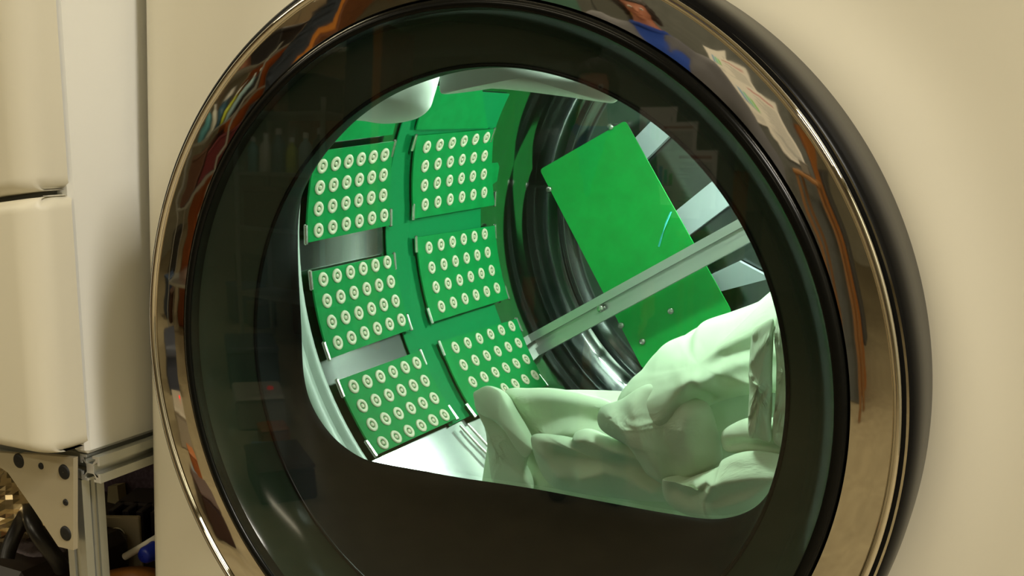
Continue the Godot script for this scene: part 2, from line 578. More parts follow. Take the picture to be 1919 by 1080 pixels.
	# drum: gasket ring, steel wall with rolled beads, back wall
	part(d, "bulkhead_ring", lathe([Vector2(0.21, -0.0905), Vector2(0.275, -0.095), Vector2(0.284, -0.10)], 120, Vector2(0, DRUM_Y)), M.bulkhead)
	part(d, "drum_gasket", lathe([Vector2(0.284, -0.100), Vector2(0.276, -0.104), Vector2(0.274, -0.14), Vector2(0.2750, -0.160), Vector2(0.2785, -0.163), Vector2(0.2785, -0.167), Vector2(0.2735, -0.170), Vector2(0.2725, -0.178), Vector2(0.2735, -0.184), Vector2(0.2780, -0.186), Vector2(0.2780, -0.189), Vector2(0.2740, -0.192), Vector2(0.2735, -0.198), Vector2(0.2770, -0.203), Vector2(0.280, -0.206)], 140, Vector2(0, DRUM_Y)), M.gasket)
	var wall := [Vector2(0.2805, -0.204)]
	for k in 22: wall.append(Vector2(DRUM_R, -0.21 - 0.0155 * k))
	wall.append_array([Vector2(0.2795, -0.556), Vector2(0.2775, -0.564), Vector2(0.2765, -0.574), Vector2(0.2768, -0.590), Vector2(0.2790, -0.598), Vector2(0.2800, -0.606), Vector2(0.2795, -0.618), Vector2(0.2770, -0.626), Vector2(0.2755, -0.636), Vector2(0.2765, -0.648), Vector2(0.2790, -0.655), Vector2(0.2790, -0.666), Vector2(0.2760, -0.682), Vector2(0.2700, -0.694), Vector2(0.2620, -0.700)])
	part(d, "drum_wall", lathe(wall, 200, Vector2(0, DRUM_Y)), M.steel)
	var back := [Vector2(0.2620, -0.700), Vector2(0.256, -0.696), Vector2(0.250, -0.696), Vector2(0.244, -0.702), Vector2(0.236, -0.704), Vector2(0.12, -0.704), Vector2(0.05, -0.704), Vector2(0.0005, -0.704)]
	part(d, "drum_back", lathe(back, 160, Vector2(0, DRUM_Y)), M.dark_steel)
	# moulded white pieces of the front bulkhead seen at the top of the window
	part(d, "bulkhead_boss", puff([Vector2(-0.1852, 0.1508), Vector2(-0.1659, 0.1456), Vector2(-0.1468, 0.144), Vector2(-0.1258, 0.147), Vector2(-0.1143, 0.1538), Vector2(-0.1097, 0.1635), Vector2(-0.1041, 0.1792), Vector2(-0.1004, 0.1932), Vector2(-0.1411, 0.1945), Vector2(-0.1796, 0.1764)], -0.150, 0.022, 0.0), M.bulkhead)
	part(d, "bulkhead_lip", puff([Vector2(-0.0904, 0.1655), Vector2(-0.0675, 0.1673), Vector2(-0.0388, 0.1661), Vector2(0.0004, 0.1613), Vector2(0.0267, 0.1575), Vector2(0.0395, 0.1573), Vector2(0.0447, 0.1705), Vector2(0.0115, 0.1898), Vector2(-0.0388, 0.2002), Vector2(-0.0799, 0.1947)], -0.130, 0.014, 0.0), M.bulkhead)
	# drum lamp behind the top of the window
	var lens := mat(Color(0.95, 1.0, 0.97), 0.3)
	lens.emission_enabled = true
	lens.emission = Color(0.9, 1.0, 0.95)
	lens.emission_energy_multiplier = 6.0
	for at in [[Vector3(0.06, 0.278, -0.125), Vector3(-0.15, -0.55, -0.82), Vector2(0.06, 0.042), 0.33], [Vector3(0.015, 0.15, -0.680), Vector3(0.05, -0.30, 0.95), Vector2(0.09, 0.05), 0.50]]:
		var lamp := Node3D.new()
		lamp.name = "drum_lamp"
		lamp.position = at[0]
		lamp.basis = Basis.looking_at(at[1], Vector3(0, 1, 0))
		d.add_child(lamp, true)
		var sz: Vector2 = at[2]
		part(lamp, "lamp_housing", cbox(Vector3(sz.x + 0.015, sz.y + 0.013, 0.02), 0.004), M.bulkhead, Vector3(0, 0, 0.012))
		part(lamp, "lamp_lens", cbox(Vector3(sz.x, sz.y, 0.006), 0.002), lens)
		var l := AreaLight3D.new()
		l.name = "light"
		l.area_size = sz
		l.light_color = Color(0.88, 1.0, 0.91)
		l.light_energy = at[3]
		l.shadow_enabled = true
		l.area_range = 3.0
		l.position = Vector3(0, 0, -0.005)
		lamp.add_child(l)

# ------------------------------------------------------------------ boards, beam, strips
func drum_contents() -> void:
	# green carrier sheet behind the boards
	solo("green_carrier_sheet", "plain green flexible sheet curving down the drum between the two board columns", "carrier sheet", drum_plate([Vector2(150.0, -0.335), Vector2(150.0, -0.525), Vector2(221.5, -0.525), Vector2(221.5, -0.335)], 0.0012, 0.0012, 30, 4), M.carrier)
	var pad_mesh := lathe([Vector2(0.0066, -0.0006), Vector2(0.0066, 0.0), Vector2(0.0062, 0.0006), Vector2(0.0034, 0.0006), Vector2(0.0030, 0.0), Vector2(0.0030, -0.0006), Vector2.INF, Vector2(0.0020, -0.0006), Vector2(0.0020, 0.0004), Vector2(0.0002, 0.0005)], 18)
	var clip_mesh := cbox(Vector3(0.003, 0.018, 0.004), 0.001)
	var boards := [
		["top of the front column", [162.6, -0.207, 160.9, -0.322, 178.2, -0.334, 179.2, -0.207], [165.3, -0.219, 163.6, -0.310, 176.0, -0.322, 177.2, -0.222]],
		["middle of the front column", [184.6, -0.210, 184.2, -0.338, 200.2, -0.342, 200.9, -0.211], [186.4, -0.225, 185.6, -0.325, 197.8, -0.330, 198.5, -0.227]],
		["bottom of the front column", [205.1, -0.211, 205.0, -0.344, 221.0, -0.344, 220.5, -0.210], [207.2, -0.227, 207.2, -0.330, 219.3, -0.329, 219.0, -0.226]],
		["top of the rear column", [159.8, -0.358, 158.3, -0.512, 177.0, -0.548, 177.6, -0.376], [162.2, -0.381, 160.3, -0.499, 173.6, -0.519, 174.8, -0.395]],
		["middle of the rear column", [181.6, -0.381, 182.0, -0.549, 200.2, -0.551, 200.2, -0.383], [184.3, -0.402, 183.6, -0.522, 197.0, -0.530, 197.5, -0.406]],
		["bottom of the rear column", [204.6, -0.383, 205.6, -0.552, 223.5, -0.535, 222.3, -0.375], [207.0, -0.405, 206.9, -0.533, 220.0, -0.524, 219.6, -0.404]],
	]
	for b in boards:
		var q: Array = b[1]
		var t := thing("circuit_board", "green circuit board with rows of cream pads, " + b[0], "circuit board", Vector3.ZERO, "green padded circuit boards on the drum wall")
		var c := [Vector2(q[0], q[1]), Vector2(q[2], q[3]), Vector2(q[4], q[5]), Vector2(q[6], q[7])]
		part(t, "substrate", drum_plate(c, 0.0065, 0.0018, 10, 4), M.board)
		var p: Array = b[2]
		var pc := [Vector2(p[0], p[1]), Vector2(p[2], p[3]), Vector2(p[4], p[5]), Vector2(p[6], p[7])]
		for i in 4:
			for j in 6:
				var v := j / 5.0
				var u := i / 3.0
				var at: Vector2 = pc[0].lerp(pc[1], v).lerp(pc[3].lerp(pc[2], v), u)
				var o := part(t, "pad", pad_mesh, M.pad, drum_at(at.x, 0.0088, at.y))
				var n := (Vector3(0, DRUM_Y, at.y) - o.position).normalized()
				o.basis = Basis(Vector3(0, 0, 1).cross(n).normalized().cross(n).normalized() * -1.0, Vector3(0, 0, 1).cross(n).normalized(), n)
		for e in [0, 1, 2, 3]:
			var at: Vector2 = c[e]
			var side := 1.0 if e == 0 or e == 3 else -1.0
			var o := part(t, "clip", clip_mesh, M.tin, drum_at(at.x + (1.5 if e < 2 else -1.5), 0.0075, at.y + 0.001 * side))
			o.rotation.z = deg_to_rad(at.x) + PI
	# green plates that paint the boards' reflection onto the steel wall
	solo("green_reflection", "green plate painting a board reflection high on the drum wall above the rear padded column", "painted reflection", drum_plate([Vector2(149.0, -0.350), Vector2(149.0, -0.452), Vector2(158.2, -0.500), Vector2(158.6, -0.356)], 0.005, 0.0016), M.board)
	solo("green_reflection", "small green plate painting a board reflection above the front padded column, cut by the bezel", "painted reflection", drum_plate([Vector2(150.0, -0.212), Vector2(150.0, -0.312), Vector2(159.6, -0.318), Vector2(161.2, -0.212)], 0.005, 0.0016), M.board)
	solo("green_reflection", "tiny green plate painting a board reflection behind the rear column", "painted reflection", drum_plate([Vector2(167.0, -0.52), Vector2(167.0, -0.555), Vector2(170.5, -0.575), Vector2(173.0, -0.54)], 0.0005, 0.0012), M.board)
	# big green board on the back wall
	var turn := deg_to_rad(29.5)
	var big := [Vector2(-0.2705, 0.0909), Vector2(-0.1582, 0.1509), Vector2(-0.0224, -0.0693), Vector2(-0.1299, -0.1489)]
	var poly := PackedVector2Array()
	for k in 4:
		var a: Vector2 = big[k]
		var prev: Vector2 = big[(k + 3) % 4]
		var nxt: Vector2 = big[(k + 1) % 4]
		for s in 5:
			var u := s / 4.0
			poly.append((a + (prev - a).normalized() * 0.005).lerp(a, u).lerp(a.lerp(a + (nxt - a).normalized() * 0.005, u), u))
	var bb := thing("back_board", "large bright green blank circuit board tilted on the drum's back wall", "circuit board")
	part(bb, "substrate", prism(poly, -0.667, -0.665), M.board_back)
	for s in [Vector3(-0.1761, 0.1434, -0.664), Vector3(-0.0955, -0.0738, -0.664), Vector3(-0.2566, 0.0668, -0.664), Vector3(-0.1303, -0.1142, -0.664), Vector3(-0.1582, -0.0968, -0.664)]:
		part(bb, "standoff", lathe([Vector2(0.004, -0.03), Vector2(0.004, 0.002), Vector2(0.003, 0.003), Vector2(0.0002, 0.003)], 14), M.tin, s)
	part(bb, "cable_tie", tube([Vector3(-0.0978, 0.0448, -0.662), Vector3(-0.1026, 0.0304, -0.658), Vector3(-0.1079, 0.0144, -0.659), Vector3(-0.1124, 0.0029, -0.6635)], 0.0012, 8), mat(Color(0.25, 0.75, 0.72), 0.4))
	# white strips reaching out from under it
	var strips := [["uppermost white plastic strip poking out beside the big green board", [Vector2(-0.1822, 0.1033), Vector2(-0.1337, 0.151), Vector2(-0.108, 0.1358), Vector2(-0.161, 0.0842)]], ["middle white plastic strip above the aluminium beam", [Vector2(-0.1456, 0.0064), Vector2(-0.0577, 0.08), Vector2(-0.0327, 0.0558), Vector2(-0.1178, -0.0118)]], ["lowest white plastic strip just below the aluminium beam", [Vector2(-0.0768, -0.0418), Vector2(-0.0228, -0.0128), Vector2(0.0154, -0.0305), Vector2(-0.0471, -0.0514)]]]
	for s in strips:
		solo("white_strip", s[0], "plastic strip", prism(PackedVector2Array(s[1]), -0.700, -0.690), M.white_strip, Vector3.ZERO, Vector3.ZERO, "white strips on the drum back")
	# radial aluminium beam across the back
	var beam := thing("aluminium_beam", "slotted aluminium profile beam running across the inside of the drum", "beam", Vector3(0.0, 0.028, -0.583))
	beam.rotation = Vector3(0, 0, deg_to_rad(30.9))
	var prof := tslot(0.027, 0.540)
	part(beam, "profile", prof, M.alu, Vector3(-0.271, 0, 0), Vector3(0, -PI / 2, 0))
	for x in [-0.172, 0.10]:
		part(beam, "slot_bolt", lathe([Vector2(0.0042, -0.004), Vector2(0.0042, 0.002), Vector2(0.0034, 0.003), Vector2(0.0002, 0.003)], 12), M.tin, Vector3(x, 0, 0.0132))
	# wire rods lying at the bottom of the drum
	for k in 2:
		solo("wire_rod", ["thin steel rod low on the drum left of the shirt", "second thin steel rod beside it, nearer the board"][k], "rod", tube([drum_at(222.5 + k * 0.5, 0.006, -0.345 - 0.012 * k), drum_at(228.0 + k, 0.006, -0.348 - 0.012 * k), drum_at(236.0, 0.006, -0.35 - 0.012 * k)], 0.0013, 8), M.tin, Vector3.ZERO, Vector3.ZERO, "steel rods in the drum")

# ------------------------------------------------------------------ the white shirt
func garment() -> void:
	var t := thing("white_shirt", "crumpled white cotton shirt, green light mixed into its colour, heaped in the bottom right of the drum", "shirt")
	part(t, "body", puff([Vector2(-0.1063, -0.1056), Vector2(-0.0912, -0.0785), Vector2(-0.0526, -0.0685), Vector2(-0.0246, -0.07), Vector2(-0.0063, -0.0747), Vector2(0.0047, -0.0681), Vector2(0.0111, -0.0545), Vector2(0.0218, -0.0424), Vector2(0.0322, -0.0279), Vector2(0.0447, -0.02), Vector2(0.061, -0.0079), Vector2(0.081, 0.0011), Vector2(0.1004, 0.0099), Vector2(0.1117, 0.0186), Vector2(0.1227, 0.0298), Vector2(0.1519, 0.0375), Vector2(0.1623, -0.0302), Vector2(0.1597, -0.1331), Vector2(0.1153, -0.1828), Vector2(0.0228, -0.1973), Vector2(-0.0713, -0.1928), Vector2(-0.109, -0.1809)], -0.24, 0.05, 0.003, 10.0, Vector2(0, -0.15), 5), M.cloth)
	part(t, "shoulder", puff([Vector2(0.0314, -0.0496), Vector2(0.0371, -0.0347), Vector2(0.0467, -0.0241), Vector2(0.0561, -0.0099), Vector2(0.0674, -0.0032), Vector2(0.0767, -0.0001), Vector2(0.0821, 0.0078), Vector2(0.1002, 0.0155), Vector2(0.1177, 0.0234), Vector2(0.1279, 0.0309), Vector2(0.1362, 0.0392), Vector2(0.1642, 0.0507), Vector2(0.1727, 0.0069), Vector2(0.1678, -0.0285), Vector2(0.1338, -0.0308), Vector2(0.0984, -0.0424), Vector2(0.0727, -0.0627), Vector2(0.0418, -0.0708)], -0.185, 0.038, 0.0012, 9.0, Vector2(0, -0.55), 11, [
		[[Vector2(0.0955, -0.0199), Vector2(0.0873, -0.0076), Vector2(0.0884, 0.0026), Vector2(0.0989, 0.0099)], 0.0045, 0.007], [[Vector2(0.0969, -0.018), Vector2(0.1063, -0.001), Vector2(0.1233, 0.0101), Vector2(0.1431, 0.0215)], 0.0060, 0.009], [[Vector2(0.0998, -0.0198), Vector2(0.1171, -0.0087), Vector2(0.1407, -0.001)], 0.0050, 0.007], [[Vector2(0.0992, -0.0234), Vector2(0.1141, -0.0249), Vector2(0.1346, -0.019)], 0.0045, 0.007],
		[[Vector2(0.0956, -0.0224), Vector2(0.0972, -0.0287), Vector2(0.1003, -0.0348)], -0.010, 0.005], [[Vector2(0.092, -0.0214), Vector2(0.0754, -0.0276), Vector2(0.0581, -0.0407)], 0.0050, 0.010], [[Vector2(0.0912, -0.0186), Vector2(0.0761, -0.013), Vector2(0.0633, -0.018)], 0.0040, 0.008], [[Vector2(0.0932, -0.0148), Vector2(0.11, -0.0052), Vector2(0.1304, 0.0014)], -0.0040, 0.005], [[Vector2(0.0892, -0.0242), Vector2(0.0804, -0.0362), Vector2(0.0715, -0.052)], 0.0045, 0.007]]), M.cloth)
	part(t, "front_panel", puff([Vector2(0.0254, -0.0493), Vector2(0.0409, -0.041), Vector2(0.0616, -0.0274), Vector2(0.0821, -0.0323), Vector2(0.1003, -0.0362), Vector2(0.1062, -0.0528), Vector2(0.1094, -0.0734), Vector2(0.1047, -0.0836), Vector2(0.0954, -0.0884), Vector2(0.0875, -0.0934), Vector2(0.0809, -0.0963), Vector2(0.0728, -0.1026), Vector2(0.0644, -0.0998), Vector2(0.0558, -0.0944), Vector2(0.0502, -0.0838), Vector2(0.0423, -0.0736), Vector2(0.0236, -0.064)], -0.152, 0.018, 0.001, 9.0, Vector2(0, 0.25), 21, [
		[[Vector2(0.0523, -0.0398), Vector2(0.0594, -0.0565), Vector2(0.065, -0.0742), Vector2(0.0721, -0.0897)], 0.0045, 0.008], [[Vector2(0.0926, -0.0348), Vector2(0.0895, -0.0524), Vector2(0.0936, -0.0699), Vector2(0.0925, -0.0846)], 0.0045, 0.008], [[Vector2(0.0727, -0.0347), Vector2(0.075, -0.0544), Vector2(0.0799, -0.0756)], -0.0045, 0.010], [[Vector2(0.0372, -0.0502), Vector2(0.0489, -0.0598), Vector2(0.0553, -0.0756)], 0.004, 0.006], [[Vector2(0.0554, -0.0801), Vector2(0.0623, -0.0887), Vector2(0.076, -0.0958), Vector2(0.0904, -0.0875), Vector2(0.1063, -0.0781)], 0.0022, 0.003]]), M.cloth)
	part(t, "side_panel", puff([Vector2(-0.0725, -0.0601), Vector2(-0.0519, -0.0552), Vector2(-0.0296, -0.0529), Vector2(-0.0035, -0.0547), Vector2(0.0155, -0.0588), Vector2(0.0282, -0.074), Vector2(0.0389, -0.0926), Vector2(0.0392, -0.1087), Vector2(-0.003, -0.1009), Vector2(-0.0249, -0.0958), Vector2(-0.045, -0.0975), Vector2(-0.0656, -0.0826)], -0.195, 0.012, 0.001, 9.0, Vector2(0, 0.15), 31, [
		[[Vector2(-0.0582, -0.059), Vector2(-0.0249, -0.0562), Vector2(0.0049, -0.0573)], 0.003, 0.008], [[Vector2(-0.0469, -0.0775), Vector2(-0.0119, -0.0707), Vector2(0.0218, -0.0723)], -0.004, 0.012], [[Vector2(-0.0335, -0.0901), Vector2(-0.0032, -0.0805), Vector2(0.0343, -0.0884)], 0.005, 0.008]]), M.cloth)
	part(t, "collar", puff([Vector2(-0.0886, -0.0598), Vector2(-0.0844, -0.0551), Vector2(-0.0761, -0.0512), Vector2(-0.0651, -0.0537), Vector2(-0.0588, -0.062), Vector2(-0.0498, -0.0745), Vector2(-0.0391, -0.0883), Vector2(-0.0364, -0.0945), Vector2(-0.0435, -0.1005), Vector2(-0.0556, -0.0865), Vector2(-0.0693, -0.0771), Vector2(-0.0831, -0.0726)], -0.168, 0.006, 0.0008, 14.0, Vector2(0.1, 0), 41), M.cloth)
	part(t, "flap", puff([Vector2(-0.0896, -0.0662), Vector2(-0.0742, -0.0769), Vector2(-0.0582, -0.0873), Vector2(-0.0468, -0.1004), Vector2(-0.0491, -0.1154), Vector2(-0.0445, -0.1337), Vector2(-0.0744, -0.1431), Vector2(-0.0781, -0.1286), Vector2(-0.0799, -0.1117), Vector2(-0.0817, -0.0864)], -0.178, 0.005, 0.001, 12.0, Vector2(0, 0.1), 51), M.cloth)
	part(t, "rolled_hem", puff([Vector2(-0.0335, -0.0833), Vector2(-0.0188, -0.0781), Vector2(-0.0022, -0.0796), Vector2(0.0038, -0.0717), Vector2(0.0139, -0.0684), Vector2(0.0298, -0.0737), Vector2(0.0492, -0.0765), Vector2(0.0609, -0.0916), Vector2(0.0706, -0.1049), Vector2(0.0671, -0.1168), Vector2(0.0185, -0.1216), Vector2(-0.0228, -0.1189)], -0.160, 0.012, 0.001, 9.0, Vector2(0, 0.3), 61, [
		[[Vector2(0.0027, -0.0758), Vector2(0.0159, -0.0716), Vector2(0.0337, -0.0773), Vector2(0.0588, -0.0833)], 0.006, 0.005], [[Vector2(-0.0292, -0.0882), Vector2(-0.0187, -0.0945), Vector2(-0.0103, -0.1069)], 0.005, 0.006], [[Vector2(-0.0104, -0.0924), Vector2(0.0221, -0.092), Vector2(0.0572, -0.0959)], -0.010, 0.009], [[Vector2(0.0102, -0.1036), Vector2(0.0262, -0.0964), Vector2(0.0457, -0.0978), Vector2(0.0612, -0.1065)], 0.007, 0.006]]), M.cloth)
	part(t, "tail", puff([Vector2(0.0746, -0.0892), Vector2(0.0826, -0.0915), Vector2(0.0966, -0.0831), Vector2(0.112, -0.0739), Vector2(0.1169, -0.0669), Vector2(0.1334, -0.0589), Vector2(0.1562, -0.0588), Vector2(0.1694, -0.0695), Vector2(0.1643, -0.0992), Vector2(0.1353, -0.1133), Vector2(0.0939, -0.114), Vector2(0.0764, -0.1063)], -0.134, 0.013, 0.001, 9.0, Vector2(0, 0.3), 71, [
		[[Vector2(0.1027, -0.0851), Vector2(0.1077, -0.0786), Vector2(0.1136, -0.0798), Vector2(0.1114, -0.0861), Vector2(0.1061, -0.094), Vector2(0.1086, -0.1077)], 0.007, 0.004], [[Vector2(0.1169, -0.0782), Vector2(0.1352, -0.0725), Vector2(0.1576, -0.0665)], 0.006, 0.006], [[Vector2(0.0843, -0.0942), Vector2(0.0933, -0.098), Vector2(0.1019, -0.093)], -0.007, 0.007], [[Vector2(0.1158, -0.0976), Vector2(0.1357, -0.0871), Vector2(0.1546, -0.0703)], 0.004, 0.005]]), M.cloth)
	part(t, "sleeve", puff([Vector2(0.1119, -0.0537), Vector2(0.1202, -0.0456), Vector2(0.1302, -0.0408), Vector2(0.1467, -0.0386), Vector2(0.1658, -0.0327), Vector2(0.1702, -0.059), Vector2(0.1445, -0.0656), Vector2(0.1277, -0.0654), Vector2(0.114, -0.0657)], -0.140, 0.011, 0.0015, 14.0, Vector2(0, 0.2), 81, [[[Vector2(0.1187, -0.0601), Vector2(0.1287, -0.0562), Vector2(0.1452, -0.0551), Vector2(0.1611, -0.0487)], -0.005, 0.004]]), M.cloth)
	# ribbed cuff hanging beside the window edge
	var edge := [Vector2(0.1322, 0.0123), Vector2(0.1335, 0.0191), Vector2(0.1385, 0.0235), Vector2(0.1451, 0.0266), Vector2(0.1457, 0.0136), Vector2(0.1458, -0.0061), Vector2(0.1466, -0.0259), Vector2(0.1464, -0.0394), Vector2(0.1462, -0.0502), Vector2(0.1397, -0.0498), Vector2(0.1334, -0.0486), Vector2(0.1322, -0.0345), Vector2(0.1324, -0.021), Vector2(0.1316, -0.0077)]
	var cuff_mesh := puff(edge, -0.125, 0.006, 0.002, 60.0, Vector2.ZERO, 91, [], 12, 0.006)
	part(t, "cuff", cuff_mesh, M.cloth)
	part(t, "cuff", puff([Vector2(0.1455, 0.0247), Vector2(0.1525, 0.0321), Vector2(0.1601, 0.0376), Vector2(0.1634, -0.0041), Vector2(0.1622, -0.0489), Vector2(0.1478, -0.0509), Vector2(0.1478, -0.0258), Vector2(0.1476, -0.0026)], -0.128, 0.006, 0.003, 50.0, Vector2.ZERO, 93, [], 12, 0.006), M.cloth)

# ------------------------------------------------------------------ white appliance on a slotted frame, left of the dryer
func rounded_door(x0: float, x1: float, pts_top: Vector2, pts_bot: Vector2, depth: float, r: float) -> ArrayMesh:
	# front slab seen from +z: right edge rounded with radius r; top runs from y=pts_top.x at x0 to pts_top.y at x1
	var st := begin()
	var prof := []      # (x, z) from the left along the face, round the right edge and back
	for k in 9: prof.append(Vector2(lerpf(x0, x1 - r, k / 8.0), 0.0))
	for k in range(1, 11):
		var a := PI / 2 * k / 10.0
		prof.append(Vector2(x1 - r + r * sin(a), -r + r * cos(a)))
	prof.append(Vector2(x1, -depth))
	var rr := minf(r * 0.5, 0.01)
	var rows := []
	var lev := []
	for k in 7:
		var a := PI / 2 * (6 - k) / 6.0
		lev.append([0.0, rr - rr * sin(a), rr - rr * cos(a)])
	for k in 7:
		var a := PI / 2 * k / 6.0
		lev.append([1.0, rr - rr * sin(a), rr - rr * cos(a)])
	for l in lev:
		var row := PackedVector3Array()
		for p in prof:
			var u := inverse_lerp(x0, x1, p.x)
			var top := lerpf(pts_top.x, pts_top.y, u)
			var bot := lerpf(pts_bot.x, pts_bot.y, u)
			var y: float = bot + l[1] if l[0] > 0.5 else top - l[1]
			row.append(Vector3(p.x - (l[2] if p.y < -r * 0.5 else 0.0), y, p.y - l[2]))
		rows.append(row)
	sheet(st, rows, 0)
	# closing top and bottom
	for e in [0, rows.size() - 1]:
		var row: PackedVector3Array = rows[e]
		for j in row.size() - 1:
			var a := Vector3(row[j].x, row[j].y, -depth)
			var b := Vector3(row[j + 1].x, row[j + 1].y, -depth)
			if e == 0: quad(st, a, b, row[j + 1], row[j])
			else: quad(st, row[j], row[j + 1], b, a)
	return commit(st)

func neighbour() -> void:
	var xr := -0.323
	var t := thing("white_appliance", "glossy white appliance with two front doors standing on a slotted metal frame", "appliance", Vector3(0, 0, 0))
	part(t, "side_panel", cbox(Vector3(0.016, 0.90, 0.60), 0.003), M.white_side, Vector3(xr - 0.008, 0.354, -0.311))
	part(t, "carcass", cbox(Vector3(0.60, 0.895, 0.58), 0.004), M.white_side, Vector3(xr - 0.318, 0.354, -0.305))
	part(t, "upper_door", rounded_door(-0.95, xr, Vector2(0.80, 0.80), Vector2(0.022, 0.0985), 0.032, 0.020), M.white_paint, Vector3(0, 0, 0.022))
	part(t, "lower_door", rounded_door(-0.95, xr + 0.002, Vector2(0.018, 0.0945), Vector2(-0.0885, -0.0885), 0.034, 0.020), M.white_paint, Vector3(0, 0, 0.024))
	# frame of slotted profile
	var f := thing("metal_stand", "aluminium T-slot stand with a gusset plate carrying the white appliance", "stand", Vector3(0, FLOOR, 0))
	var up := -FLOOR
	var ytop := -0.0965
	part(f, "side_beam", tslot(0.020, 0.56), M.alu, Vector3(-0.3240, up + ytop - 0.0105, -0.0135))
	var post := tslot(0.020, 0.928)
	var ph := -FLOOR + ytop - 0.0215
	for p in [Vector2(-0.3450, -0.0240), Vector2(-0.3240, -0.575), Vector2(-0.93, -0.0185), Vector2(-0.93, -0.558)]:
		part(f, "post", post, M.alu, Vector3(p.x, ph - 0.928, p.y), Vector3(PI / 2, 0, 0))
	part(f, "front_beam", tslot(0.020, 0.58), M.alu, Vector3(-0.335, up + ytop - 0.0105, -0.0240), Vector3(0, PI / 2, 0))
	part(f, "end_cap", prism_ring_face(0.0198), M.alu_cut, Vector3(-0.3240, up + ytop - 0.0105, -0.0133))
	# gusset plate with holes
	var gus := CSGPolygon3D.new()
	gus.name = "gusset_plate"
	gus.polygon = PackedVector2Array([Vector2(-0.4514, -0.1085), Vector2(-0.413, -0.1054), Vector2(-0.3643, -0.0998), Vector2(-0.3296, -0.097), Vector2(-0.3365, -0.1694), Vector2(-0.3527, -0.1697), Vector2(-0.3773, -0.145), Vector2(-0.4042, -0.1198), Vector2(-0.4143, -0.1167), Vector2(-0.4529, -0.12)])
	gus.depth = 0.004
	gus.material = M.plate
	gus.position = Vector3(0, up, -0.004)
	f.add_child(gus)
	for h in [[[Vector2(-0.3901, -0.1083)], 0.0058], [[Vector2(-0.3652, -0.1086)], 0.0026], [[Vector2(-0.3404, -0.1093)], 0.0058], [[Vector2(-0.341, -0.1328)], 0.0026], [[Vector2(-0.3434, -0.1574)], 0.0058]]:
		var c := CSGCylinder3D.new()
		c.name = "hole"
		c.operation = CSGShape3D.OPERATION_SUBTRACTION
		c.radius = h[1]
		c.height = 0.02
		c.sides = 24
		c.rotation = Vector3(PI / 2, 0, 0)
		var p: Vector2 = h[0][0]
		c.position = Vector3(p.x, p.y, 0.002)
		gus.add_child(c, true)
		part(f, "hole_shade", lathe([Vector2(h[1] * 0.96, -0.001), Vector2(h[1] * 0.96, 0.0012), Vector2(h[1] * 0.7, 0.0018), Vector2(0.0004, 0.0016)], 20), M.black_matt, Vector3(p.x, up + p.y, -0.0046))  # black disc that paints the dark inside of the hole
	# shelf under the appliance and what lies on it
	var shelf_y := -0.305
	var sh := solo("shelf_board", "dark shelf board inside the slotted frame", "shelf", cbox(Vector3(0.565, 0.018, 0.50), 0.002), mat(Color(0.20, 0.17, 0.14), 0.6), Vector3(-0.632, shelf_y - 0.009, -0.285))
	solo("purple_crate", "dark purple plastic crate at the back of the shelf", "crate", cbox(Vector3(0.26, 0.115, 0.12), 0.006), grain(mat(Color(1, 1, 1), 0.5), Color(0.26, 0.20, 0.26), Color(0.42, 0.35, 0.42), 0.05, 12.0), Vector3(-0.62, shelf_y + 0.0575, -0.41))
	var br := thing("mounting_plate", "grey metal mounting plate with a screw hole standing on the shelf", "metal plate", Vector3(-0.525, shelf_y, -0.205))
	br.rotation.y = 0.45
	part(br, "plate", cbox(Vector3(0.050, 0.058, 0.006), 0.001), M.plate, Vector3(0, 0.029, 0))
	part(br, "washer", lathe([Vector2(0.008, 0.0), Vector2(0.008, 0.002), Vector2(0.004, 0.002), Vector2(0.004, 0.0)], 18), M.tin, Vector3(0.003, 0.040, 0.0035))
	solo("foam_block", "small cream foam wedge stuck on the crate", "foam block", prism(PackedVector2Array([Vector2(0, 0), Vector2(0.022, 0.006), Vector2(0.02, 0.034), Vector2(0.004, 0.03)]), 0, 0.012), mat(Color(0.72, 0.68, 0.55), 0.8), Vector3(-0.6918, -0.3151, -0.348))
	solo("slotted_box", "dark grey finned metal box on the shelf behind the plate", "metal box", finned_box(Vector3(0.11, 0.046, 0.07), 7), mat(Color(0.27, 0.25, 0.26), 0.4, 0.5), Vector3(-0.535, shelf_y + 0.023, -0.285), Vector3(0, 0.35, 0))
	solo("white_rod", "thin white plastic rod slanting across the shelf items", "rod", tube([Vector3(-0.4863, -0.2731, -0.18), Vector3(-0.4708, -0.2632, -0.185), Vector3(-0.4479, -0.2481, -0.19)], 0.0035, 10), mat(Color(0.9, 0.88, 0.82), 0.4))
	solo("blue_cap", "bright blue plastic cap below the white rod", "cap", lathe([Vector2(0.0005, 0.01), Vector2(0.006, 0.01), Vector2(0.008, 0.007), Vector2(0.0085, 0.0), Vector2(0.0095, -0.005)], 24), mat(Color(0.06, 0.16, 0.62), 0.4), Vector3(-0.4394, -0.2556, -0.17))
	solo("tape_roll", "orange-brown roll of tape lying under the blue cap", "tape roll", lathe([Vector2(0.018, -0.012), Vector2(0.018, 0.012), Vector2(0.036, 0.012), Vector2(0.036, -0.012), Vector2(0.018, -0.012)], 40), mat(Color(0.62, 0.40, 0.16), 0.5), Vector3(-0.455, shelf_y + 0.0125, -0.15), Vector3(PI / 2, 0, 0))
	# crumpled foil and a black hose loop in the front opening
	solo("crumpled_foil", "crumpled shiny silver-gold foil bag under the appliance", "foil bag", crumple(0.062, 17), mat(Color(0.86, 0.78, 0.62), 0.16, 1.0), Vector3(-0.5486, -0.2036, -0.11))
	var loop := []
